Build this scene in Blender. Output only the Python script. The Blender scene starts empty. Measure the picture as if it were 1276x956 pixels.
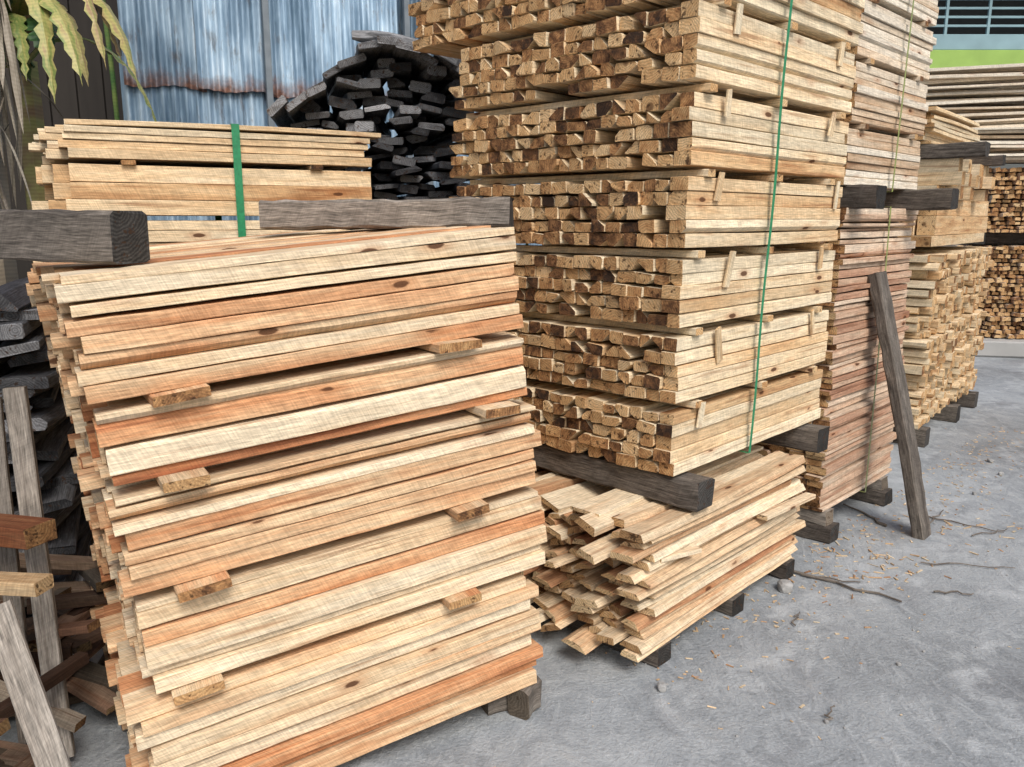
import bpy, math, random
import numpy as np
from mathutils import Vector, Matrix
random.seed(7)
S=bpy.context.scene
R_=random.random
def U(a,b): return random.uniform(a,b)
V=Vector

# ------------------------------------------------------------------ mesh builder
class MB:
    def __init__(s): s.v=[];s.f=[];s.loc=[];s.rc=[];s.e=[];s.m=[];s.mi=0
    def board(s,c,A,B,Z,L,W,H,seg=2,bow=0,bowz=0,ch=.002,tone=None,slab=0,twist=0,taper=0,rough=0,wane=0):
        """board centred at c, length axis A, width axis B, height axis Z"""
        hw,hh=W/2,H/2; ch=min(ch,hw*.4,hh*.4)
        tw=hw*(1-slab)
        P=[(-hw+ch,-hh),(hw-ch,-hh),(hw,-hh+ch),(tw,hh-ch),(tw-ch,hh),(-tw+ch,hh),(-tw,hh-ch),(-hw,-hh+ch)]
        if wane:
            q=wane*min(W,H); k=random.choice((0,1,2,3))
            P=[list(p) for p in P]
            if k==0: P[3]=[hw,hh-q]; P[4]=[hw-q*1.2,hh]
            elif k==1: P[6]=[-hw,hh-q]; P[5]=[-hw+q*1.2,hh]
            elif k==2: P[2]=[hw,-hh+q]; P[1]=[hw-q*1.2,-hh]
            else: P[7]=[-hw,-hh+q]; P[0]=[-hw+q*1.2,-hh]
        off=V((U(0,60),U(-.12,.12),random.choice((-1,1))*U(.0,.12)))
        if tone is None: tone=(R_(),R_(),U(.8,1.05))
        n0=len(s.v); k=len(P)
        for i in range(seg+1):
            t=i/seg; x=(t-.5)*L; q=1-(2*t-1)**2
            tp=1-taper*t
            ca,sa=math.cos(twist*(t-.5)),math.sin(twist*(t-.5))
            ry,rz=(U(-rough,rough),U(-rough,rough)) if rough else (0,0)
            for (y,z) in P:
                y*=tp
                y2=y*ca-z*sa; z2=y*sa+z*ca
                if rough: y2+=U(-rough,rough)*.6+ry*.5; z2+=U(-rough,rough)*.6+rz*.5
                s.v.append(tuple(c+A*(x+(U(-rough,rough) if rough else 0))+B*(y2+bow*q)+Z*(z2+bowz*q)))
                s.loc.append((x+off.x,y+off.y,z+off.z)); s.rc.append(tone)
        s.f.append(tuple(n0+j for j in reversed(range(k)))); s.e.append(1.); s.m.append(s.mi)
        for i in range(seg):
            for j in range(k):
                a=n0+i*k+j;b=n0+i*k+(j+1)%k
                s.f.append((a,b,b+k,a+k)); s.e.append(0.); s.m.append(s.mi)
        s.f.append(tuple(n0+seg*k+j for j in range(k))); s.e.append(1.); s.m.append(s.mi)
    def poly(s,verts,faces,tone=None,loc=None):
        n0=len(s.v)
        if tone is None: tone=(R_(),R_(),U(.8,1.05))
        ox=U(0,60)
        for i,p in enumerate(verts):
            s.v.append(tuple(p)); s.loc.append(tuple(loc[i]) if loc else (p[0]+ox,p[1],p[2])); s.rc.append(tone)
        for f in faces: s.f.append(tuple(n0+j for j in f)); s.e.append(0.); s.m.append(s.mi)
    def obj(s,name,mats,parent=None,smooth=False):
        me=bpy.data.meshes.new(name); me.from_pydata(s.v,[],s.f); me.update()
        a=me.attributes.new('loc','FLOAT_VECTOR','POINT'); a.data.foreach_set('vector',np.array(s.loc,dtype='f').ravel())
        rc=np.ones((len(s.v),4),dtype='f'); rc[:,:3]=np.array(s.rc,dtype='f')
        a=me.attributes.new('rc','FLOAT_COLOR','POINT'); a.data.foreach_set('color',rc.ravel())
        a=me.attributes.new('endf','FLOAT','FACE'); a.data.foreach_set('value',np.array(s.e,dtype='f'))
        for m in (mats if isinstance(mats,(list,tuple)) else [mats]): me.materials.append(m)
        me.polygons.foreach_set('material_index',np.array(s.m,dtype='i'))
        if smooth: me.polygons.foreach_set('use_smooth',np.ones(len(s.f),dtype=bool))
        o=bpy.data.objects.new(name,me); S.collection.objects.link(o)
        if parent: o.parent=parent
        return o
def empty(name,loc=(0,0,0)):
    e=bpy.data.objects.new(name,None); S.collection.objects.link(e); return e

# ------------------------------------------------------------------ node helpers
class NT:
    def __init__(s,name):
        s.mat=bpy.data.materials.new(name); s.mat.use_nodes=True; s.t=s.mat.node_tree; s.t.nodes.clear()
        s.out=s.t.nodes.new('ShaderNodeOutputMaterial'); s.b=s.t.nodes.new('ShaderNodeBsdfPrincipled')
        s.t.links.new(s.b.outputs[0],s.out.inputs[0])
    def set(s,inp,val):
        if isinstance(val,bpy.types.NodeSocket): s.t.links.new(val,inp)
        else: inp.default_value=val
    def m(s,op,a,b=None,c=None,clamp=False):
        n=s.t.nodes.new('ShaderNodeMath'); n.operation=op; n.use_clamp=clamp
        s.set(n.inputs[0],a)
        if b is not None: s.set(n.inputs[1],b)
        if c is not None: s.set(n.inputs[2],c)
        return n.outputs[0]
    def vm(s,op,a,b):
        n=s.t.nodes.new('ShaderNodeVectorMath'); n.operation=op; s.set(n.inputs[0],a); s.set(n.inputs[1],b); return n.outputs[0]
    def noise(s,vec,scale=1,detail=3,rough=.5,dist=0,out=0):
        n=s.t.nodes.new('ShaderNodeTexNoise'); s.set(n.inputs['Vector'],vec); n.inputs['Scale'].default_value=scale
        n.inputs['Detail'].default_value=detail; n.inputs['Roughness'].default_value=rough; n.inputs['Distortion'].default_value=dist
        return n.outputs[out]
    def vor(s,vec,scale=1,feature='F1',out=0,rand=1):
        n=s.t.nodes.new('ShaderNodeTexVoronoi'); n.feature=feature; s.set(n.inputs['Vector'],vec); n.inputs['Scale'].default_value=scale
        n.inputs['Randomness'].default_value=rand
        return n.outputs[out]
    def ramp(s,fac,stops):
        n=s.t.nodes.new('ShaderNodeValToRGB'); s.set(n.inputs[0],fac); e=n.color_ramp.elements
        while len(e)<len(stops): e.new(.5)
        for i,(p,c) in enumerate(stops):
            e[i].position=p; e[i].color=(c,c,c,1) if not isinstance(c,(tuple,list)) else (*c,1)
        return n.outputs[0]
    def mix(s,f,a,b,mode='MIX'):
        n=s.t.nodes.new('ShaderNodeMix'); n.data_type='RGBA'; n.blend_type=mode
        s.set(n.inputs[0],f); 
        for i,x in ((6,a),(7,b)):
            if isinstance(x,(tuple,list)): n.inputs[i].default_value=(*x,1) if len(x)==3 else x
            else: s.t.links.new(x,n.inputs[i])
        return n.outputs[2]
    def attr(s,name,out='Vector'):
        n=s.t.nodes.new('ShaderNodeAttribute'); n.attribute_name=name; return n.outputs[out]
    def sep(s,v):
        n=s.t.nodes.new('ShaderNodeSeparateXYZ'); s.set(n.inputs[0],v); return n.outputs
    def comb(s,x,y,z):
        n=s.t.nodes.new('ShaderNodeCombineXYZ')
        for i,q in enumerate((x,y,z)): s.set(n.inputs[i],q)
        return n.outputs[0]
    def obj(s):
        return s.t.nodes.new('ShaderNodeTexCoord').outputs['Object']
    def mr(s,v,a,b,c=0,d=1):
        n=s.t.nodes.new('ShaderNodeMapRange'); s.set(n.inputs[0],v)
        for i,q in zip((1,2,3,4),(a,b,c,d)): n.inputs[i].default_value=q
        return n.outputs[0]
    def bump(s,h,strength=.3,dist=.01):
        n=s.t.nodes.new('ShaderNodeBump'); s.set(n.inputs['Height'],h); n.inputs['Strength'].default_value=strength; n.inputs['Distance'].default_value=dist
        s.t.links.new(n.outputs[0],s.b.inputs['Normal'])
    def fin(s,col,rough=.8,metal=0,spec=.3):
        s.set(s.b.inputs['Base Color'],col if not isinstance(col,tuple) else (*col,1)); s.set(s.b.inputs['Roughness'],rough); s.set(s.b.inputs['Metallic'],metal)
        s.b.inputs['Specular IOR Level'].default_value=spec
        return s.mat

def wood(name,side,end,ring=.13,knot=True,grain=.42,saw=.14,endring=.32,heart=1.15,stain=1.0,streak=(.22,.09,.04),knotamt=1,blot=.14):
    n=NT(name); loc=n.attr('loc'); rc=n.attr('rc','Color'); ef=n.attr('endf','Fac')
    rr=n.sep(rc); x,y,z=n.sep(loc)[:3]
    hn=n.noise(n.vm('MULTIPLY',loc,(1.2,9,9)),1,3,.6)
    r=n.m('ADD',n.m('SQRT',n.m('ADD',n.m('MULTIPLY',y,y),n.m('MULTIPLY',z,z))),n.m('MULTIPLY',n.m('SUBTRACT',hn,.5),.06))
    rings=n.m('MULTIPLY_ADD',n.m('SINE',n.m('MULTIPLY',r,640)),.5,.5)
    fine=n.noise(n.vm('MULTIPLY',loc,(16,230,230)),1,2,.75)
    bl=n.noise(n.vm('MULTIPLY',loc,(8,26,26)),1,3,.7)
    st=n.noise(n.vm('MULTIPLY',loc,(1.8,48,48)),1,2,.6)
    # rough-sawn blade marks: slightly slanted, running across the board
    cross=n.noise(n.comb(n.m('MULTIPLY',n.m('ADD',x,n.m('MULTIPLY',n.m('ADD',y,z),.4)),210),n.m('MULTIPLY',y,14),n.m('MULTIPLY',z,14)),1,1,.5)
    bf=n.m('ADD',rr[0],n.m('ADD',n.m('MULTIPLY',n.m('SUBTRACT',hn,.5),heart),n.m('MULTIPLY',n.m('SUBTRACT',st,.5),.6)),clamp=True)
    col=n.ramp(bf,side)
    br=n.m('MULTIPLY',n.m('SUBTRACT',1,n.m('MULTIPLY',rings,ring)),n.mr(fine,.25,.75,1-grain,1+grain*.5))
    br=n.m('MULTIPLY',br,n.mr(cross,.3,.7,1-saw,1+saw*.7))
    br=n.m('MULTIPLY',br,n.mr(bl,.3,.7,1-blot,1+blot*.6))
    col=n.mix(1,col,n.comb(br,br,br),'MULTIPLY')
    col=n.mix(n.mr(st,.62,.72,0,.5),col,streak)
    if knot:
        vd=n.vor(n.vm('ADD',n.vm('MULTIPLY',loc,(3.2,9,9)),n.comb(0,n.m('MULTIPLY',bl,.25),0)))
        col=n.mix(n.mr(vd,.08,.24,.4*knotamt,0),col,(.40,.15,.05))
        col=n.mix(n.mr(vd,.075,.10,.9*knotamt,0),col,(.08,.03,.013))
    ec=n.ramp(n.m('ADD',rr[1],n.m('MULTIPLY',n.m('SUBTRACT',bl,.5),stain),clamp=True),end)
    er=n.m('MULTIPLY',n.m('SUBTRACT',1,n.m('MULTIPLY',rings,endring)),n.mr(fine,.3,.7,.68,1.2))
    ec=n.mix(1,ec,n.comb(er,er,er),'MULTIPLY')
    if knot: ec=n.mix(n.mr(r,.008,.02,.8,0),ec,(.10,.045,.02))
    ec=n.mix(n.mr(st,.60,.65,0,.8),ec,(.05,.025,.013))
    col=n.mix(ef,col,ec)
    col=n.mix(1,col,n.comb(rr[2],rr[2],rr[2]),'MULTIPLY')
    h=n.m('ADD',n.m('MULTIPLY',fine,.7),n.m('MULTIPLY',cross,.5))
    n.bump(h,.7,.003)
    return n.fin(col,.85,0,.18)

SIDE_OR=[(0,(.88,.73,.52)),(.30,(.82,.61,.38)),(.54,(.76,.47,.26)),(.76,(.64,.30,.14)),(1,(.38,.135,.06))]
SIDE_YE=[(0,(.88,.74,.52)),(.4,(.83,.63,.39)),(.72,(.74,.48,.25)),(1,(.46,.23,.10))]
END_A=[(0,(.76,.53,.29)),(.33,(.67,.41,.19)),(.6,(.48,.25,.105)),(.8,(.21,.10,.045)),(1,(.055,.033,.022))]
m_left=wood('wood_orange',SIDE_OR,END_A)
m_tall=wood('wood_yellow',SIDE_YE,END_A)
m_low=wood('wood_slab',[(0,(.86,.72,.51)),(.4,(.79,.57,.35)),(.7,(.63,.36,.19)),(1,(.40,.18,.09))],[(0,(.78,.58,.34)),(.5,(.64,.40,.19)),(1,(.26,.13,.06))])
m_red=wood('wood_reddish',[(0,(.78,.64,.49)),(.4,(.69,.49,.34)),(.7,(.56,.33,.215)),(1,(.37,.185,.11))],END_A,heart=1.3)
m_pale=wood('wood_pale',[(0,(.84,.75,.61)),(.5,(.78,.63,.46)),(.8,(.63,.44,.28)),(1,(.4,.22,.12))],END_A)
m_dark=wood('wood_weathered_dark',[(0,(.22,.19,.16)),(.5,(.12,.10,.085)),(1,(.045,.038,.032))],[(0,(.12,.11,.10)),(.5,(.06,.055,.05)),(1,(.02,.018,.016))],knot=False,grain=.7,ring=.2,saw=.12,endring=.5,streak=(.03,.025,.02),blot=.35)
m_grey=wood('wood_weathered_grey',[(0,(.42,.38,.33)),(.5,(.29,.25,.21)),(1,(.15,.12,.1))],[(0,(.25,.2,.15)),(1,(.1,.08,.06))],knot=False,grain=.6,ring=.15,saw=.08,streak=(.09,.07,.06),blot=.3)
m_char=wood('wood_charred',[(0,(.22,.22,.225)),(.5,(.11,.112,.118)),(1,(.035,.035,.04))],[(0,(.27,.27,.275)),(.5,(.125,.125,.13)),(1,(.035,.035,.037))],knot=False,grain=.7,ring=.2,saw=.08,endring=.4,streak=(.025,.025,.027),blot=.4)

def strapmat(name,c):
    n=NT(name); o=n.obj(); q=n.noise(o,60,2)
    return n.fin(n.mix(n.mr(q,.3,.7),tuple(k*.75 for k in c),tuple(k*1.15 for k in c)),.35,0,.5)
m_green=strapmat('strap_green',(.02,.22,.09)); m_olive=strapmat('strap_olive',(.25,.28,.08))

def ribbon(name,pts,wdir,w,mat,parent,th=.0012):
    mb=MB(); n=len(pts); c=sum(pts,V((0,0,0)))/n; vs=[]
    for p in pts:
        o=(p-c).normalized()*th
        for q in (p-wdir*w/2,p+wdir*w/2,p+wdir*w/2+o,p-wdir*w/2+o): vs.append(q)
    fs=[]
    for i in range(n):
        a=4*i;b=4*((i+1)%n)
        for k in range(4): fs.append((a+k,a+(k+1)%4,b+(k+1)%4,b+k))
    mb.poly(vs,fs); return mb.obj(name,mat,parent)

# ------------------------------------------------------------------ generic filler
def tone(a=0,b=1,ea=0,eb=1,ba=.8,bb=1.06): return (U(a,b),U(ea,eb),U(ba,bb))
Z=V((0,0,1))
def fill(mb,O,A,B,Up,L,D,z0,z1,h,w,jl=.015,jd=.004,hp=.003,gw=.004,seg=3,tn=tone,shear=0,skip=0,bow=.004,slab=0,dl=.0,frontj=None,roll=0,rough=0,wane=0):
    z=z0
    while z<z1-h[0]*.6:
        hh=U(*h); d=0; rowj=U(-jl,jl)*.6
        fr=True
        while d<D-w[0]*.5:
            ww=U(*w)
            if not(R_()<skip and not fr):
                bh=hh-U(0,hp)-.0012
                off=rowj+U(-jl,jl)-shear*d
                ln=L+U(-dl,dl)
                dj=U(-jd,jd) if not fr else (U(-frontj,frontj) if frontj is not None else U(-jd,jd))
                a=A
                if roll: 
                    ang=U(-roll,roll); b2=(B*math.cos(ang)+Up*math.sin(ang)); u2=(Up*math.cos(ang)-B*math.sin(ang))
                else: b2,u2=B,Up
                c=O+A*(L/2+off)+B*(d+ww/2+dj)+Up*(z+bh/2)
                mb.board(c,a,b2,u2,ln,ww-gw*U(.3,1.5),bh,seg,bow=U(-bow,bow)*.5,bowz=U(-.5,.5)*bow*.4,tone=tn(),slab=U(0,slab) if slab else 0,rough=rough,wane=U(.1,wane) if (wane and R_()<.5) else 0)
            d+=ww; fr=False
        z+=hh
    return z

# ================================================================== LEFT LUMBER STACK
th=math.radians(4.9)
A=V((.866*math.cos(th),.5*math.cos(th),math.sin(th))); B=V((-.5,.866,0)); Up=A.cross(B)
O=V((-.972,1.980,.016)); L=1.245; D=1.05
mb=MB(); z=0.0
groups=[([.052,.038,.046,.055,.036,.05,.045,.038,.04],.015),([.048,.030,.06,.052,.048,.02],.065),([.05,.040,.038,.052,.034,.04,.02],.065),([.032,.075,.058,.03],.07),([.044,.036,.040,.045,.046,.036,.042,.03],.035)]
gi=0
for rows,sh in groups:
    for ri,h in enumerate(rows):
        d=0; rj=U(-.02,.02); fr=True
        while d<D:
            ww=U(.09,.115); bh=h-.0016-random.choice((0,.001,.004,.007))
            t=(random.choice((U(0,.35),U(.1,.5),U(.3,.7),U(.5,.85))),U(0,.75),U(.88,1.08))
            dj=U(-.014,.014)
            c=O+A*(L/2+sh-.02+rj+U(-.008,.008)-(.0 if fr else .04*d+U(-.035,.035)))+B*(d+ww/2+dj)+Up*(z+bh/2)
            mb.board(c,A,B,Up,L+U(-.03,.012),ww-.002,bh,13,bow=U(-.008,.008),bowz=U(-.002,.002),tone=t,twist=U(-.06,.06),rough=.0013,ch=U(.001,.003),wane=U(.15,.6) if R_()<.3 else 0)
            d+=ww; fr=False
        z+=h
    if gi<4:
        for sx in (.13+U(-.03,.06),1.04+U(-.12,.03)):
            W=U(.10,.14)
            mb.board(O+A*(sx+sh)+B*(.5+U(-.030,-.012))+Up*(z+.0145),(B+A*U(-.06,.06)).normalized(),-A,Up,1.06,W,.027,2,tone=(U(.1,.7),U(.4,.75),U(.75,.95)),rough=.002,twist=U(-.1,.1))
        z+=.029
    gi+=1
zt=z
ls=mb.obj('lumber_stack',m_left)
def rock(mb,c,r,tn=None):
    import bmesh
    bm=bmesh.new(); bmesh.ops.create_icosphere(bm,subdivisions=2,radius=1)
    vs=[];sc=V((U(.7,1.2),U(.7,1.2),U(.5,.9)))
    for v in bm.verts:
        q=v.co.copy(); q*=U(.86,1.08); q=V([max(-.72,min(.72,k)) for k in q]); vs.append(V((c[0]+q.x*r*sc.x,c[1]+q.y*r*sc.y,c[2]+q.z*r*sc.z)))
    mb.poly(vs,[tuple(v.index for v in f.verts) for f in bm.faces],tn); bm.free()
n=NT('stone_grey'); o=n.obj(); m_stone=n.fin(n.mix(n.noise(o,30,4),(.16,.16,.16),(.46,.45,.43)),.9); n.bump(n.noise(o,80,4),.5,.01)
mb=MB()
for (x,y,w,h,a) in [(-.05,2.63,.10,.12,.5),(.045,2.60,.085,.115,1.1),(-.85,2.15,.16,.02,.4),(-.5,3.35,.16,.09,.2),(-1.5,2.9,.16,.02,.2)]:
    ca,sa=math.cos(a),math.sin(a)
    mb.board(V((x,y,h/2)),V((ca,sa,0)),V((-sa,ca,0)),Z,w*1.2,w,h,5,ch=.014,tone=(.5,.5,.7),rough=.007)
mb.obj('foundation_blocks',m_grey)

def beam(name,p,az,L,W,H,mat,base=True,tilt=0,rough=.005,ch=.008,seg=18,tn=None,roll=0):
    a=math.radians(az); t=math.radians(tilt)
    A_=V((math.sin(a)*math.cos(t),math.cos(a)*math.cos(t),math.sin(t))); B_=V((-math.cos(a),math.sin(a),0)); U_=A_.cross(B_)
    if roll:
        r=math.radians(roll); B_,U_=B_*math.cos(r)+U_*math.sin(r),U_*math.cos(r)-B_*math.sin(r)
    m=MB(); m.board(V(p)+A_*L/2+U_*H/2*(1 if base else 0),A_,B_,U_,L,W,H,seg,ch=ch,rough=rough,tone=tn or (U(.1,.6),U(.2,.8),U(.85,1.1)),bow=U(-.008,.008),bowz=U(-.004,.004))
    return m.obj(name,mat)
pb=O+A*.20+B*.10+Up*(zt-.002)
beam('dark_timber_beam',tuple(pb),-69,1.35,.115,.13,m_dark,tilt=.6,tn=(.2,.5,1.0))
pe=O+A*(L-.02)+B*.30+Up*zt
beam('dark_timber_beam',(.0,2.93,pe.z-.005),-83,.90,.12,.10,m_dark,tilt=-.8,tn=(.0,.6,1.35),roll=3)

# ================================================================== TALL LUMBER STACK
Rr=V((.693,.721,0)); Rr.normalize(); Dd=V((-Rr.y,Rr.x,0))
C=V((.60,3.0,0)); WL=1.33; DL=1.23
mb=MB(); z=.725; layer=0
def tall_tone():
    return (random.choice((U(0,.4),U(0,.5),U(.3,.8))),random.choice((U(0,.5),U(.1,.6),U(.35,.8),U(.6,1))) ,U(.86,1.12))
while layer<8:
    lean=Dd*(-.010*layer)
    extra=.0 if layer<6 else .3
    sj=U(-.012,.012)
    Oo=C+lean+Rr*sj
    hs=[U(.046,.055) for _ in range(5)]; k_=.252/sum(hs); hs=[h*k_ for h in hs]
    for h in hs:
        d=U(-.006,.006); fr=True; rj=U(-.006,.006)
        while d<DL+extra-.04:
            ww=random.choice((U(.055,.075),U(.065,.1))); bh=h-random.choice((.0015,.004,.007,.012))
            if fr: bh=h-random.choice((.002,.003,.006))
            c=Oo+Rr*(WL/2+rj+random.choice((U(-.005,.005),U(-.014,.014))))+Dd*(d+ww/2)+Z*(z+bh/2)
            tl=U(-.09,.09) if not fr else 0
            b2=Dd*math.cos(tl)+Z*math.sin(tl); u2=Z*math.cos(tl)-Dd*math.sin(tl)
            if fr or R_()>.03:
                mb.board(c,Rr,b2,u2,WL+U(-.008,.008),ww-random.choice((.002,.004,.009)),bh,5,bow=U(-.005,.005),bowz=U(-.002,.002),tone=tall_tone(),rough=.0018,ch=U(.001,.007) if not fr else .002,wane=U(.25,.9) if (not fr and R_()<.65) else (U(.1,.4) if R_()<.2 else 0))
            d+=ww; fr=False
        z+=h
    for sx in (.12,.66,1.2):
        mb.board(Oo+Rr*(sx+U(-.03,.03))+Dd*(DL/2-.01)+Z*(z+.014),Dd,-Rr,Z,DL+extra+.02,.05,.026,2,tone=(U(0,.4),U(0,.5),1))
    for sx in (.24,1.17):
        if layer in(0,) and sx>1: continue
        ang=U(-.35,.12); a=Z*math.cos(ang)+Rr*math.sin(ang); b=Rr*math.cos(ang)-Z*math.sin(ang)
        tip=U(.09,.15)
        aa=(a-Dd*.16*U(.4,1)).normalized(); b=(b-aa*b.dot(aa)).normalized(); cc=aa.cross(b).normalized()
        mb.board(Oo+Rr*(sx+U(-.07,.07))-Dd*.015+Z*(z+.02-tip/2),aa,b,cc,tip,U(.025,.045),.010,2,tone=(U(0,.5),U(0,.3),U(.9,1.08)),taper=U(0,.4))
    z+=.038
    layer+=1
ztop=z
ts=mb.obj('lumber_stack',m_tall)
pts=[]
for k in range(20): pts.append(C+Rr*.6-Dd*(.018+.08*k/19)+Z*(.705+(ztop-.705)*k/19)+Rr*(.006*math.sin(k*.9)))
pts+= [C+Rr*.6+Dd*(DL+.12)+Z*(ztop+.01), C+Rr*.6+Dd*(DL+.04)+Z*.70]
ribbon('strap',pts,Rr,.020,m_green,ts)
azD=math.degrees(math.atan2(Dd.x,Dd.y)); azR=math.degrees(math.atan2(Rr.x,Rr.y))
beam('dark_timber_beam',tuple(C+Rr*.10-Dd*.10+Z*.60),azD,1.45,.12,.112,m_dark)
beam('dark_timber_beam',tuple(C+Rr*1.20-Dd*.09+Z*.60),azD,1.45,.12,.112,m_dark)

# ================================================================== LOWER SLAB PILE
C2=V((.50,2.80,0)); mb=MB(); z=.085
def low_tone(): return (random.choice((U(0,.4),U(.2,.6),U(.5,.95))),U(0,.8),U(.82,1.08))
while z<.585:
    h=U(.020,.036); d=U(-.016,.035); fr=True; rj=U(-.035,.035)
    while d<1.25:
        ww=U(.065,.125)
        tl=U(-.42,.42) if not fr else U(-.08,.08)
        b2=Dd*math.cos(tl)+Z*math.sin(tl); u2=Z*math.cos(tl)-Dd*math.sin(tl)
        e=random.choice((U(-.03,.02),U(-.13,.05)))
        yw=U(-.06,.06) if not fr else U(-.014,.014); a2=(Rr+Dd*yw+Z*U(-.01,.01)).normalized(); b2=(b2-a2*b2.dot(a2)).normalized(); u2=a2.cross(b2)
        c=C2+Rr*(.66+rj+e)+Dd*(d+ww/2)+Z*(z+h/2)
        if fr or R_()>.2:
            mb.board(c,a2,b2,u2,1.30+U(-.05,.03),ww-.004,h-.003,6,bow=U(-.01,.01),bowz=U(-.01,.01),tone=low_tone(),slab=U(0,.6),rough=.002,twist=U(-.25,.25))
        d+=ww+(U(0,.04) if not fr else .0); fr=False
    z+=h*1.02
mb.board(C2+Rr*1.05-Dd*.03+Z*.42,(Rr-Dd*.1+Z*.03).normalized(),Dd,Z,.4,.05,.02,2,tone=(0,.1,1))
mb.board(C2+Rr*.2-Dd*.0+Z*.44,(Rr-Dd*.3).normalized(),(Dd+Rr*.3).normalized(),Z,.2,.035,.018,2,tone=(.1,.1,1))
mb.board(C2+Rr*.62+Dd*.28+Z*.6,(Rr).normalized(),Dd,Z,1.3,.14,.014,3,tone=(.05,.1,1))
mb.obj('lumber_stack',m_low)
for s_ in (.14,.72,1.22):
    beam('ground_bearer',tuple(C2+Rr*s_+Dd*.01+Z*.0),azD,1.30,.1,.083,m_dark)

# ================================================================== SECOND STACK
C3=C+Rr*1.50+Dd*.02
mb=MB()
fill(mb,C3,Rr,Dd,Z,1.02,1.1,.17,1.74,(.022,.046),(.08,.12),jl=.03,jd=.005,frontj=.016,seg=5,tn=lambda:(random.choice((U(0,.4),U(.2,.65),U(.4,.95))),U(0,.8),U(.82,1.08)),dl=.03,bow=.016,hp=.008,rough=.002,wane=.5)
s2=mb.obj('lumber_stack',m_red)
ribbon('strap',[C3+Rr*.56-Dd*.02+Z*.16,C3+Rr*.56-Dd*.024+Z*.9,C3+Rr*.56-Dd*.02+Z*1.76,C3+Rr*.56+Dd*1.13+Z*1.76,C3+Rr*.56+Dd*1.13+Z*.16],Rr,.018,m_olive,s2)
mb=MB()
zz=1.86
for k in range(6):
    zz=fill(mb,C3+Dd*(.0-.006*k)+Rr*U(-.01,.01),Rr,Dd,Z,1.02,1.12,zz,zz+.27,(.028,.042),(.07,.1),jl=.014,frontj=.008,seg=4,tn=lambda:tone(0,.85,0,.7,.88,1.1),dl=.01,rough=.0016,wane=.4)
    for sx in (.15,.85): mb.board(C3+Rr*sx+Dd*.55+Z*(zz+.012),Dd,-Rr,Z,1.14,.05,.024,1)
    zz+=.026
s3=mb.obj('lumber_stack',m_pale)
ribbon('strap',[C3+Rr*.56-Dd*.02+Z*1.84,C3+Rr*.56-Dd*.06+Z*zz,C3+Rr*.56+Dd*1.15+Z*zz,C3+Rr*.56+Dd*1.15+Z*1.84],Rr,.018,m_olive,s3)
beam('dark_timber_beam',tuple(C3+Rr*.08-Dd*.14+Z*1.745),azD,1.4,.12,.112,m_dark)
beam('dark_timber_beam',tuple(C3+Rr*.88-Dd*.24+Z*1.745),azD,1.5,.12,.112,m_dark)
for s_ in (.1,.9): 
    beam('ground_bearer',tuple(C3+Rr*s_-Dd*.04),azD,1.3,.12,.09,m_dark)
    beam('ground_bearer',tuple(C3+Rr*s_-Dd*.01+Z*.088),azD,1.2,.10,.08,m_grey)

mb=MB(); p0=V((2.24,4.22,0)); p1=V((1.95,4.40,1.40)); a=(p1-p0).normalized(); b=(Rr-a*Rr.dot(a)).normalized(); c=a.cross(b)
mb.board((p0+p1)/2,a,b,c,(p1-p0).length+.03,.13,.06,18,rough=.005,ch=.008,tone=(.15,.5,.95),bow=.015)
mb.obj('leaning_timber_post',m_dark)

# ================================================================== THIRD PILE
az=math.radians(40); R3=V((math.sin(az),math.cos(az),0)); D3=V((-R3.y,R3.x,0)); C4=V((2.98,5.9,0))
mb=MB()
END_T=lambda:(U(0,.6),random.choice((U(0,.4),U(.1,.6),U(.3,.8))),U(.88,1.08))
fill(mb,C4+R3*2.1,D3,-R3,Z,1.1,2.1,.16,1.45,(.055,.068),(.07,.10),jl=.045,jd=.01,hp=.02,gw=.018,seg=1,tn=END_T,roll=.22,skip=.03,wane=.8)
mb.obj('lumber_stack',m_tall)
for s_ in (.2,1.2,1.9): beam('ground_bearer',tuple(C4+R3*s_-D3*.06),math.degrees(math.atan2(D3.x,D3.y)),1.25,.12,.14,m_dark)
mb=MB()
fill(mb,C4+R3*.1+D3*.02,R3,D3,Z,1.75,1.0,1.50,1.80,(.07,.15),(.12,.15),jl=.09,jd=.02,seg=3,tn=lambda:tone(.2,.7,0,.5),dl=.05,rough=.003)
fill(mb,C4+R3*1.5+D3*.0,D3,-R3,Z,1.0,1.4,1.84,2.12,(.09,.1),(.1,.15),jl=.08,jd=.01,seg=1,gw=.02,tn=lambda:tone(0,.6,.1,.8),roll=.1)
fill(mb,C4+R3*.1+D3*.1,R3,D3,Z,1.5,.9,2.2,2.5,(.022,.03),(.09,.13),jl=.09,jd=.04,seg=3,tn=lambda:tone(0,.5,0,.5),dl=.1,skip=.1,bow=.03)
mb.obj('lumber_stack',m_tall)
beam('dark_timber_beam',tuple(C4+R3*.2-D3*.25+Z*2.12),math.degrees(math.atan2(D3.x,D3.y)),1.4,.14,.10,m_dark)
beam('dark_timber_beam',tuple(C4+R3*1.4-D3*.15+Z*2.12),math.degrees(math.atan2(D3.x,D3.y)),1.3,.12,.08,m_dark)

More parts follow.
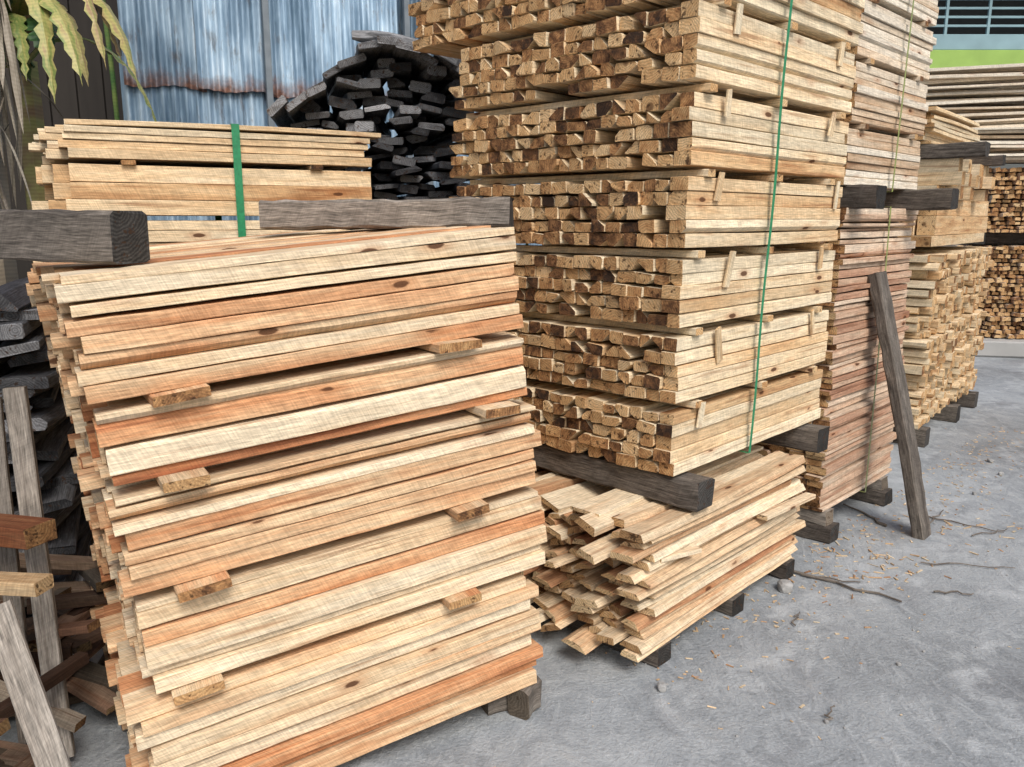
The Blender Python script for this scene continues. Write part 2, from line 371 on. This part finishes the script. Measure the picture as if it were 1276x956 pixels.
# ================================================================== FAR STACK
az=math.radians(104); RA=V((math.sin(az),math.cos(az),0)); DA=V((-RA.y,RA.x,0)); C5=V((5.3,10.5,0))
mb=MB()
fill(mb,C5+RA*4.2+RA*.3,DA,-RA,Z,1.2,4.2,.22,1.38,(.045,.06),(.07,.10),jl=.06,jd=.01,hp=.02,gw=.02,seg=1,tn=END_T,roll=.25,slab=.4)
fill(mb,C5+RA*4.2+RA*.3,DA,-RA,Z,1.2,4.0,1.53,2.3,(.045,.06),(.07,.10),jl=.08,jd=.01,hp=.02,gw=.02,seg=1,tn=END_T,roll=.25,slab=.4)
mb.obj('lumber_stack',m_red)
mb=MB()
zz=2.42
while zz<3.50:
    for d in (0,.14,.3,.5,.75,1.0):
        e=U(-.15,.15)-(.25 if zz>3 else 0)
        aa=(RA+Z*U(-.02,.02)).normalized(); uu=aa.cross(DA)
        mb.board(C5+RA*(2.0+e)+DA*(d+U(-.05,.05))+Z*(zz+U(-.015,.015)),aa,DA,uu,4.3,.13,U(.024,.038),6,bowz=U(-.05,.03),tone=tone(0,.6,0,.5,.9,1.15))
    zz+=U(.045,.09)
mb.obj('lumber_stack',m_pale)
for k in range(5): beam('dark_timber_beam',tuple(C5+RA*(.5+.9*k)-DA*.15+Z*1.39),math.degrees(math.atan2(DA.x,DA.y)),1.4,.14,.13,m_dark,seg=3)
beam('dark_timber_beam',tuple(C5+RA*.2+DA*.3+Z*1.385),104,4.2,.14,.14,m_dark,seg=6)
n=NT('concrete_pale'); o=n.obj(); m_conc=n.fin(n.mix(n.noise(o,3,5),(.26,.26,.25),(.45,.44,.42)),.9)
mb=MB(); mb.board(C5+RA*2.3+DA*.6+Z*.1,RA,DA,Z,5,1.7,.2,4,ch=.02,rough=.01); mb.obj('concrete_plinth',m_conc)

# ================================================================== BACK LEFT STACK
az=math.radians(63); R6=V((math.sin(az),math.cos(az),0)); D6=V((-R6.y,R6.x,0)); C6=V((-1.95,3.70,0))
mb=MB()
lt=lambda:(random.choice((U(0,.4),U(.1,.6),U(.4,.8))),U(0,.8),U(.85,1.06))
zz=.1
for h in [.06]*24+[.05,.055,.045,-1,.07,.075,.08,-1,.045,.035,.03,.03]:
    if h<0:
        for sx in (.25,1.1): mb.board(C6+R6*sx+D6*.34+Z*(zz+.01),D6,-R6,Z,.7,.06,.02,1)
        zz+=.022; continue
    d=0; fr=True; rj=U(-.03,.03)
    while d<.7:
        ww=U(.09,.12)
        mb.board(C6+R6*(.69+rj+(0 if fr else -.10*min(1,d*4)+U(-.05,.04)))+D6*(d+ww/2+U(-.009,.009))+Z*(zz+h/2),R6,D6,Z,1.37,ww-.003,h-.003,7,bow=U(-.008,.008),tone=lt(),rough=.0018,twist=U(-.05,.05))
        d+=ww; fr=False
    zz+=h
for k in range(5):
    mb.board(C6+R6*(.68+U(-.05,.05))+D6*(.06+.13*k)+Z*(zz+.014+.008*(k%2)),(R6+D6*U(-.05,.05)).normalized(),D6,Z,1.42,.13,.022,6,bowz=U(.0,.015),tone=lt())
s6=mb.obj('lumber_stack',m_tall)
zz+=.035
ribbon('strap',[C6+R6*.72-D6*.018+Z*.1,C6+R6*.72-D6*.022+Z*1.2,C6+R6*.72-D6*.018+Z*zz,C6+R6*.72+D6*.75+Z*zz,C6+R6*.72+D6*.75+Z*.1],R6,.036,m_green,s6)
for s_ in (.2,1.15): beam('ground_bearer',tuple(C6+R6*s_-D6*.0),math.degrees(math.atan2(D6.x,D6.y)),.75,.12,.098,m_dark,seg=3)

# ================================================================== CHARRED PILE
def charred(C,azd,W,prof,L,wr=(.11,.19),hr=(.04,.075)):
    a=math.radians(azd); A_=V((math.sin(a),math.cos(a),0)); X_=V((math.cos(a),-math.sin(a),0)); B_=-X_
    mb=MB(); x=0
    while x<W:
        z=.05; ww=U(*wr)
        while z<prof(x/W)+U(-.04,.04):
            h=U(*hr); tl=U(-.22,.22); 
            b2=B_*math.cos(tl)+Z*math.sin(tl); u2=Z*math.cos(tl)-B_*math.sin(tl)
            a2=(A_+B_*U(-.15,.15)).normalized(); b2=(b2-a2*b2.dot(a2)).normalized(); u2=a2.cross(b2)
            mb.board(C+X_*(x+ww/2+U(-.04,.04))+A_*(L/2+U(-.18,.07))+Z*(z+h/2),a2,b2,u2,L,ww*U(.7,1.1),h*U(.6,.98),5,bowz=U(-.02,.03),tone=(R_(),R_(),U(.55,1.6)),wane=U(.2,.8) if R_()<.7 else 0,rough=.005,ch=.008)
            z+=h*1.06
        x+=ww
    return mb,A_,X_
mb,A_,X_=charred(V((-1.38,5.05,0)),-11,1.12,lambda t:2.24+.36*min(1,t*2.2)-.10*max(0,t-.6)*2.5,.9)
for k in range(11):
    t=k/10; C_=V((-1.36,5.05,0))+X_*(t*1.05)
    tl=-(.75-1.3*t)+U(-.25,.25); b2=(-X_)*math.cos(tl)+Z*math.sin(tl); u2=Z*math.cos(tl)+X_*math.sin(tl)
    mb.board(C_+A_*(.30+U(-.12,.06))+Z*(2.28+.36*min(1,t*2.0)-.10*max(0,t-.6)*2.5+U(-.01,.04)),A_,b2,u2,1.0,U(.11,.17),.04,7,bowz=.02,tone=(.1,.3,U(.6,1.4)),rough=.006,ch=.01,twist=U(-.2,.2))
a2=V((.85,-.1,-.22)).normalized(); b2=V((.1,.85,.1)); b2=(b2-a2*b2.dot(a2)).normalized()
mb.board(V((-.60,5.03,2.66)),a2,b2,a2.cross(b2),.62,.2,.05,9,bowz=.04,tone=(0,0,1.5),rough=.007,ch=.01)
mb.obj('charred_timber_pile',m_char)
mb,_,_=charred(V((-3.0,2.75,0)),-20,1.15,lambda t:1.25+.15*math.sin(t*9),1.1)
mb.obj('charred_timber_pile',m_char)

# ================================================================== CORRUGATED FENCE
def zinc(name):
    n=NT(name); loc=n.attr('loc'); rc=n.sep(n.attr('rc','Color')); x,y,z=n.sep(loc)[:3]
    big=n.noise(n.vm('MULTIPLY',loc,(3,1,.7)),1,4,.6)
    stv=n.noise(n.vm('MULTIPLY',loc,(22,1,1.)),1,4,.7)
    c=n.ramp(n.m('ADD',n.m('MULTIPLY',big,.5),n.m('MULTIPLY',stv,.5)),[(.36,(.09,.15,.21)),(.46,(.20,.29,.38)),(.56,(.38,.50,.60)),(.67,(.66,.73,.78))])
    c=n.mix(n.mr(n.noise(n.vm('MULTIPLY',loc,(14,3,2.2)),1,4,.7),.57,.70,0,.65),c,(.11,.09,.08))
    ru=n.m('ADD',n.m('MULTIPLY',y,1.),n.m('MULTIPLY',n.noise(n.vm('MULTIPLY',loc,(9,1,5)),1,4,.7),-.34))
    c=n.mix(n.mr(ru,-.17,-.04,.95,0),c,n.ramp(n.noise(loc,30,4),[(.3,(.10,.045,.03)),(.7,(.26,.12,.07))]))
    c=n.mix(1,c,n.comb(rc[2],rc[2],rc[2]),'MULTIPLY')
    n.bump(big,.3,.02)
    return n.fin(c,.45,.25,.5)
m_zinc=zinc('zinc_corrugated')
az=math.radians(63); RF=V((math.sin(az),math.cos(az),0)); DF=V((-RF.y,RF.x,0)); F0=V((-2.70,6.0,0))
mb=MB()
def sheet(s0,w,z0,z1,off,tilt=0,br=1):
    nx=int(w/.009); nz=8; vs=[];lc=[];fs=[]; ox=U(0,30)
    for j in range(nz+1):
        for i in range(nx+1):
            s_=s0+w*i/nx; zz=z0+(z1-z0)*j/nz
            if j==0: zz+=.012*math.sin(i*.13+ox)+.01*math.sin(i*.05)
            o=.018*math.sin(2*math.pi*s_/.076)+.012*math.sin(zz*2.3+s_*3+ox)
            vs.append(F0+RF*(s_+tilt*(zz-z0))-DF*(off+o)+Z*zz); lc.append((s_+ox,zz-z0,zz+ox))
    for j in range(nz):
        for i in range(nx):
            a=j*(nx+1)+i; fs.append((a,a+1,a+nx+2,a+nx+1))
    mb.poly(vs,fs,(R_(),R_(),br),lc)
s_=0
for i,(w,b) in enumerate([(.48,.9),(.50,1.1),(1.02,1.2),(.5,.75),(.9,.9),(.9,1),(.9,.85)]):
    sheet(s_,w+.06,2.60+U(-.03,.03)+(.02 if i==1 else 0),5.4,.040+.018*(i%2),tilt=U(-.008,.008),br=b); s_+=w
s_=-.02
for i in range(6): sheet(s_,.95,.02,2.8,.0+.012*(i%2),br=U(1.1,1.3)); s_+=.9
fence=mb.obj('corrugated_metal_fence',m_zinc,smooth=True)
n=NT('steel_painted'); o=n.obj(); m_steel=n.fin(n.mix(n.noise(o,12,4),(.10,.12,.14),(.24,.27,.29)),.6,.2)
mb=MB()
for s_ in (.97,2.05,2.22,3.4,5.0):
    mb.board(F0+RF*s_-DF*.105+Z*2.7,Z,RF,Z.cross(RF),5.4,.045,.045,2)
mb.board(F0+RF*2.6+DF*.06+Z*3.9,RF,DF,Z,5.4,.05,.05,2)
mb.obj('fence_posts',m_steel,parent=fence)
n=NT('dark_backdrop'); o=n.obj(); m_backdrop=n.fin(n.mix(n.noise(n.vm('MULTIPLY',o,(8,8,.6)),1,4),(.012,.011,.010),(.05,.042,.035)),.9)  # near-black colour stands in for the unlit void behind the plants
mb=MB()
a=V((-8.6,5.4,0)); b=V((-1.9,8.6,0)); d=(b-a).normalized(); l=(b-a).length; nn=V((-d.y,d.x,0))
for k in range(34):
    mb.board(a+d*(l*(k+.5)/34)+Z*2.9,Z,d,Z.cross(d),5.8+U(-.05,.05),l/34-.012,.03,1)
mb.board(a+d*l/2+nn*.06+Z*2.85,d,nn,Z,l,.03,5.6,1)
mb.board(V((-8.2,3.0,2.9)),Z,V((.15,.99,0)).normalized(),Z.cross(V((.15,.99,0)).normalized()),5.8,6.0,.05,1)
mb.obj('dark_backdrop_wall',m_backdrop)  # added plank backdrop, keeps the gap behind fence and leaves dark

# ================================================================== PLANTS
def leafmat(name,stops):
    n=NT(name); loc=n.attr('loc'); rc=n.sep(n.attr('rc','Color')); x,y,z=n.sep(loc)[:3]
    f=n.m('ADD',n.m('MULTIPLY',n.noise(n.vm('MULTIPLY',loc,(7,5,1)),1,4,.6),.7),n.m('MULTIPLY',rc[0],.5))
    c=n.ramp(f,stops)
    v=n.m('MULTIPLY_ADD',n.m('SINE',n.m('MULTIPLY',x,260)),.1,1)
    c=n.mix(1,c,n.comb(v,v,v),'MULTIPLY')
    return n.fin(c,.5,0,.4)
m_leaf=leafmat('banana_leaf',[(.25,(.015,.05,.018)),(.45,(.05,.12,.03)),(.62,(.15,.20,.05)),(.75,(.36,.32,.11)),(.88,(.27,.17,.09))])
m_dry=leafmat('dry_leaf',[(.25,(.08,.065,.05)),(.55,(.20,.165,.12)),(.85,(.42,.37,.29))])
def leaf(mb,p,d0,L,W,droop,tn,fold=.35,n=16,tear=.35):
    d=V(d0).normalized(); pos=V(p); side=d.cross(Z).normalized()
    vs=[];lc=[];fs=[];ox=U(0,20)
    for i in range(n+1):
        t=i/n; w=W*(math.sin(math.pi*min(1,t*.93+.07))**.6)*(1 if t<.96 else .4)
        up=side.cross(d).normalized()
        for sgn in (-1,1):
            k=1-(tear*R_() if i%2 else 0)
            vs.append(pos+side*sgn*w*k/2-up*abs(w)*fold*.5*k+V((0,0,U(-.01,.01)))); lc.append((t*L+ox,sgn*.3,0))
        vs.append(pos.copy()); lc.append((t*L+ox,0,0))
        pos=pos+d*(L/n); d=(d-Z*droop/n).normalized()
    for i in range(n):
        a=3*i; fs+= [(a,a+2,a+5,a+3),(a+2,a+1,a+4,a+5)]
    mb.poly(vs,fs,tn,lc)
mb=MB()
base=V((-3.12,5.5,2.6))
mb.board(V((-3.15,5.6,1.35)),Z,V((1,0,0)),V((0,1,0)),2.7,.16,.16,6,ch=.05,tone=(.9,.5,.5),taper=.3)
for (d,L_,W_,dr,tn) in [((.35,-.3,1),1.5,.15,3.6,(.75,0,1)),((.5,-.2,1.1),1.5,.14,3.8,(.8,0,1)),((-.2,-.6,.9),1.3,.2,2.4,(.25,0,1)),
        ((.26,-.4,.25),.72,.24,1.8,(.0,0,.8)),((.30,-.2,1.3),1.6,.11,4.6,(.9,0,1)),((.1,.3,1),1.4,.2,1.5,(.3,0,1)),((-.5,-.3,1),1.4,.2,1.7,(.3,0,1)),((.42,-.5,1.2),1.45,.12,4.6,(.7,0,1)),
        ((.3,-.2,.8),1.1,.10,4.4,(.85,0,1)),((.34,-.1,1.),1.2,.10,4.4,(1.,0,1)),((.2,-.3,.9),1.1,.11,3.9,(.6,0,1)),((.1,-.3,1.1),1.2,.14,3.4,(.35,0,1)),((.5,.1,1.0),1.4,.12,4.2,(.65,0,1)),((.15,-.35,.6),.8,.10,3.6,(.95,0,1)),((.0,-.35,.9),1.1,.12,3.9,(.8,0,1))]:
    leaf(mb,base+V((U(-.08,.08),U(-.05,.05),U(-.05,.3))),d,L_,W_,dr,tn,n=28,tear=.7)
mb.obj('banana_plant',m_leaf)
mb=MB()
for (p,d,L_) in [((-2.25,5.3,3.42),(.7,-.2,-.38),.62),((-2.5,5.1,3.6),(.6,-.3,-.10),.75),((-2.5,5.3,3.6),(.8,0,-.1),.8),((-2.5,5.2,3.5),(.5,-.2,-.3),.5)]:
    leaf(mb,V(p),d,L_,.14,.5,(.1,0,1),tear=.1)
mb.board(V((-2.95,6.3,1.8)),Z,V((1,0,0)),V((0,1,0)),3.7,.03,.03,4,ch=.01,tone=(.3,.3,.5),bow=.05)
mb.obj('broadleaf_plant',m_leaf)
mb=MB()
for k in range(220):
    p=V((-3.02+U(-.25,.16),4.75+U(-.25,.3),U(2.2,3.3)))
    leaf(mb,p,(U(-.5,.4),U(-.5,.3),U(-1.6,-.2)),U(.35,.8),U(.02,.05),U(1,3),(R_(),0,U(.6,1.0)),n=6,tear=.2)
mb.board(V((-3.05,4.85,1.5)),Z,V((1,0,0)),V((0,1,0)),3.0,.22,.22,8,ch=.06,tone=(.3,.3,.6),rough=.01)
mb.obj('dry_palm',m_dry)

# ================================================================== LEFT CLUTTER
def loose(name,pa,pb,w,h,mat,tn,up=Z):
    m=MB(); pa=V(pa);pb=V(pb); a=(pb-pa).normalized(); b=V(up).cross(a).normalized(); c=a.cross(b)
    m.board((pa+pb)/2,a,b,c,(pb-pa).length,w,h,6,rough=.0015,ch=.003,tone=tn); return m.obj(name,mat)
loose('loose_plank',(-1.36,2.0,.70),(-1.06,1.80,0.02),.075,.02,m_grey,(.3,.2,1.1),up=(.3,-1,.1))
loose('loose_plank',(-1.30,2.12,.70),(-2.1,2.25,.68),.07,.04,m_tall,(.7,.1,.65))
loose('loose_plank',(-1.34,2.2,.82),(-2.1,2.5,.76),.10,.06,m_left,(.9,.6,.45))
loose('loose_plank',(-1.50,2.42,1.20),(-1.40,2.28,.05),.06,.03,m_grey,(.3,.2,.95),up=(.3,-1,.1))
loose('loose_plank',(-1.60,2.46,1.16),(-1.52,2.30,.05),.05,.03,m_grey,(.4,.2,.8),up=(.3,-1,.1))
mb=MB()
for k in range(70):
    a=U(0,3.14); t=U(-.35,.35)
    A_=V((math.cos(a)*math.cos(t),math.sin(a)*math.cos(t),math.sin(t))); B_=Z.cross(A_).normalized()
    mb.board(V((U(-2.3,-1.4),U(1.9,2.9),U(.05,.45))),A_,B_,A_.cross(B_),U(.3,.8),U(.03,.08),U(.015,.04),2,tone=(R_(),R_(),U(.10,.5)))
mb.obj('scrap_wood_heap',m_red)

# ================================================================== GROUND
n=NT('concrete_yard'); o=n.obj(); 
a1=n.noise(o,.6,5,.55); a2=n.noise(o,5,6,.7,1.2); a3=n.noise(o,70,3,.7); a4=n.noise(n.vm('MULTIPLY',o,(3,1.1,1)),2.2,5,.75,2.5)
c=n.ramp(n.m('ADD',n.m('MULTIPLY',a1,.40),n.m('ADD',n.m('MULTIPLY',a2,.38),n.m('MULTIPLY',a3,.22))),[(.37,(.165,.178,.186)),(.5,(.28,.298,.31)),(.63,(.385,.405,.415))])
c=n.mix(n.mr(a4,.52,.66,0,.5),c,(.45,.467,.478))
c=n.mix(n.mr(n.noise(o,1.7,5,.6,.6),.53,.70,0,.55),c,(.135,.138,.147))
px,py,pz=n.sep(o)[:3]
band=n.m('SINE',n.m('ADD',n.m('MULTIPLY',n.m('SUBTRACT',n.m('MULTIPLY',px,.72),n.m('MULTIPLY',py,.69)),9.0),n.m('MULTIPLY',n.noise(o,1.6,4,.65),14)))
msk=n.m('MULTIPLY',n.mr(band,.55,.95),n.mr(n.noise(o,9,4,.7),.42,.6))
c=n.mix(n.m('MULTIPLY',msk,.40),c,(.52,.54,.55))
c=n.mix(n.mr(a2,.58,.76,0,.3),c,(.24,.20,.155))
sp=n.vor(o,55); c=n.mix(n.mr(sp,.10,.16,.4,0),c,(.55,.53,.5))
n.bump(n.m('ADD',n.m('MULTIPLY',a2,.9),n.m('ADD',n.m('MULTIPLY',a3,.7),n.m('MULTIPLY',a4,.8))),.75,.014)
m_gr=n.fin(c,n.mr(a1,.3,.7,.5,.85),0,.4)
mb=MB(); g=150
mb.poly([V((-g,-g,0)),V((g,-g,0)),V((g,g,0)),V((-g,g,0))],[(0,1,2,3)]); mb.obj('ground',m_gr)

mb=MB()
def chip(x,y,l,w,h,tn):
    a=U(0,6.3); A_=V((math.cos(a),math.sin(a),U(-.1,.1))).normalized(); B_=Z.cross(A_).normalized()
    mb.board(V((x,y,h/2+.001)),A_,B_,A_.cross(B_),l,w,h,1,ch=.0005,tone=tn,taper=U(0,.5))
for k in range(560):
    s_=U(-.2,5.0); q=abs(random.gauss(0,.3))
    p=C+Rr*s_-Dd*(q-.05)
    chip(p.x,p.y,U(.006,.032),U(.003,.010),U(.001,.004),tone(0,.7,0,1,.7,1.05))
for k in range(300):
    chip(U(-.1,4.5),U(1.6,7.5),U(.004,.018),U(.002,.007),U(.001,.003),tone(0,.6,0,1,.7,1.05))
for (x,y,s_) in [(1.81,3.98,.07),(1.9,3.8,.05),(2.6,4.3,.08),(1.6,3.7,.06),(1.75,4.1,.07)]:
    for k in range(16): chip(x+random.gauss(0,s_*2),y+random.gauss(0,s_*2),U(.015,.06),U(.004,.012),U(.002,.006),tone(0,.8,0,1,.6,.95))
mb.obj('wood_chips',m_low)
mb=MB()
def twig(p,q,r=.006,n=7,wob=.03):
    p=V(p);q=V(q); prev=p
    for i in range(n):
        nx=p.lerp(q,(i+1)/n)+V((U(-wob,wob),U(-wob,wob),0)) if i<n-1 else q
        a=(nx-prev).normalized(); b=Z.cross(a).normalized()
        mb.board((nx+prev)/2,a,b,a.cross(b),(nx-prev).length*1.05,r*2*(1-.5*i/n),r*2*(1-.5*i/n),1,tone=(.6,.5,.8)); prev=nx
for (a_,b_,r) in [((1.22,3.88,.01),(1.75,3.42,.01),.007),((1.4,3.7,.012),(1.65,3.62,.01),.004),((2.05,3.85,.01),(2.48,3.78,.01),.003),((1.95,3.52,.01),(2.12,3.50,.01),.004),((2.4,4.5,.01),(2.7,4.25,.01),.004),((2.3,4.3,.01),(2.55,4.6,.01),.004),((2.5,4.2,.01),(2.75,4.3,.01),.003),((1.08,2.53,.01),(1.13,2.60,.02),.003),((2.1,4.35,.01),(2.0,4.7,.01),.007),((1.2,3.2,.01),(1.26,3.32,.01),.003)]:
    twig(a_,b_,r,wob=.018)
mb.obj('twigs',m_grey)
mb=MB()
for (x,y,r) in [(.55,2.73,.028),(1.27,3.55,.045),(1.08,2.53,.012),(3.4,5.6,.03),(3.3,5.3,.02),(2.9,4.9,.02),(1.5,2.9,.012),(2.2,3.2,.01)]:
    rock(mb,(x,y,r*.45),r)
for k in range(60):
    r=U(.003,.008); rock(mb,(U(0.3,4),U(1.8,6),r*.4),r)
mb.obj('pebbles',m_stone)

# ================================================================== BUILDING (far right)
def simple(name,c,rough=.7,sc=2,var=.25):
    n=NT(name); o=n.obj(); return n.fin(n.mix(n.noise(o,sc,4),tuple(k*(1-var) for k in c),tuple(k*(1+var) for k in c)),rough)
m_wall=simple('wall_paint_dark',(.10,.105,.10)); m_teal=simple('teal_steel',(.22,.33,.36)); m_dk=simple('dark_interior',(.02,.023,.025)); m_gn=simple('green_band',(.28,.42,.10)); m_roof=simple('roof_metal',(.10,.16,.19))
E=empty('warehouse_building')
def bx(name,x0,x1,y0,y1,z0,z1,mat):
    m=MB(); m.board(V(((x0+x1)/2,(y0+y1)/2,(z0+z1)/2)),V((1,0,0)),V((0,1,0)),Z,x1-x0,y1-y0,z1-z0,1,ch=.01); return m.obj(name,mat,E)
bx('walls',5,30,20.2,28,0,5.05,m_wall); bx('green_band',5,30,20.0,20.19,5.06,5.50,m_gn)
bx('upper_storey',5,30,22,28,5.51,8.4,m_dk); bx('balcony_slab',5,30,20.05,21.99,5.51,5.85,m_teal)
m=MB()
for z_ in (6.05,6.24,6.43,6.65): m.board(V((17.5,20.15,z_)),V((1,0,0)),V((0,1,0)),Z,25,.04,.05 if z_<6.6 else .09,1)
for k in range(26): m.board(V((5.1+k*.98,20.15,6.25)),Z,V((1,0,0)),V((0,1,0)),.8,.06,.06,1)
for k in range(7): m.board(V((5.1+k*4,20.3,7.0)),Z,V((1,0,0)),V((0,1,0)),2.4,.14,.14,1)
m.obj('railing',m_teal,E)
m=MB()
for k in range(125):
    m.board(V((5.1+k*.2,23.4,8.25-.0)),V((0,.985,.17)),V((-1,0,0)),V((0,-.17,.985)),8.2,.17,.06,1,slab=.4)
m.obj('roof',m_roof,E)

# ================================================================== CAMERA / LIGHT
cam=bpy.data.cameras.new('camera'); co=bpy.data.objects.new('camera',cam); S.collection.objects.link(co)
co.location=(0,0,1.7); co.rotation_euler=(math.radians(90-11.4),0,0); cam.lens=28.8; cam.sensor_width=36; cam.clip_end=600; cam.clip_start=.05
S.camera=co
w=bpy.data.worlds.new('World'); S.world=w; w.use_nodes=True; nt=w.node_tree
sky=nt.nodes.new('ShaderNodeTexSky'); sky.sky_type='NISHITA'; sky.sun_disc=False
el,azs=48,160
sky.sun_elevation=math.radians(el); sky.sun_rotation=math.radians(azs); sky.air_density=1.2; sky.dust_density=3.5; sky.ozone_density=1
bg=nt.nodes['Background']; nt.links.new(sky.outputs[0],bg.inputs[0]); bg.inputs[1].default_value=.15
sl=bpy.data.lights.new('sun','SUN'); so=bpy.data.objects.new('sun',sl); S.collection.objects.link(so)
sl.energy=2.6; sl.angle=math.radians(26); sl.color=(1,.98,.95)
d=V((math.sin(math.radians(azs))*math.cos(math.radians(el)),math.cos(math.radians(azs))*math.cos(math.radians(el)),math.sin(math.radians(el))))
so.rotation_euler=d.to_track_quat('Z','Y').to_euler()
S.view_settings.view_transform='Standard'; S.view_settings.look='None'; S.view_settings.exposure=0
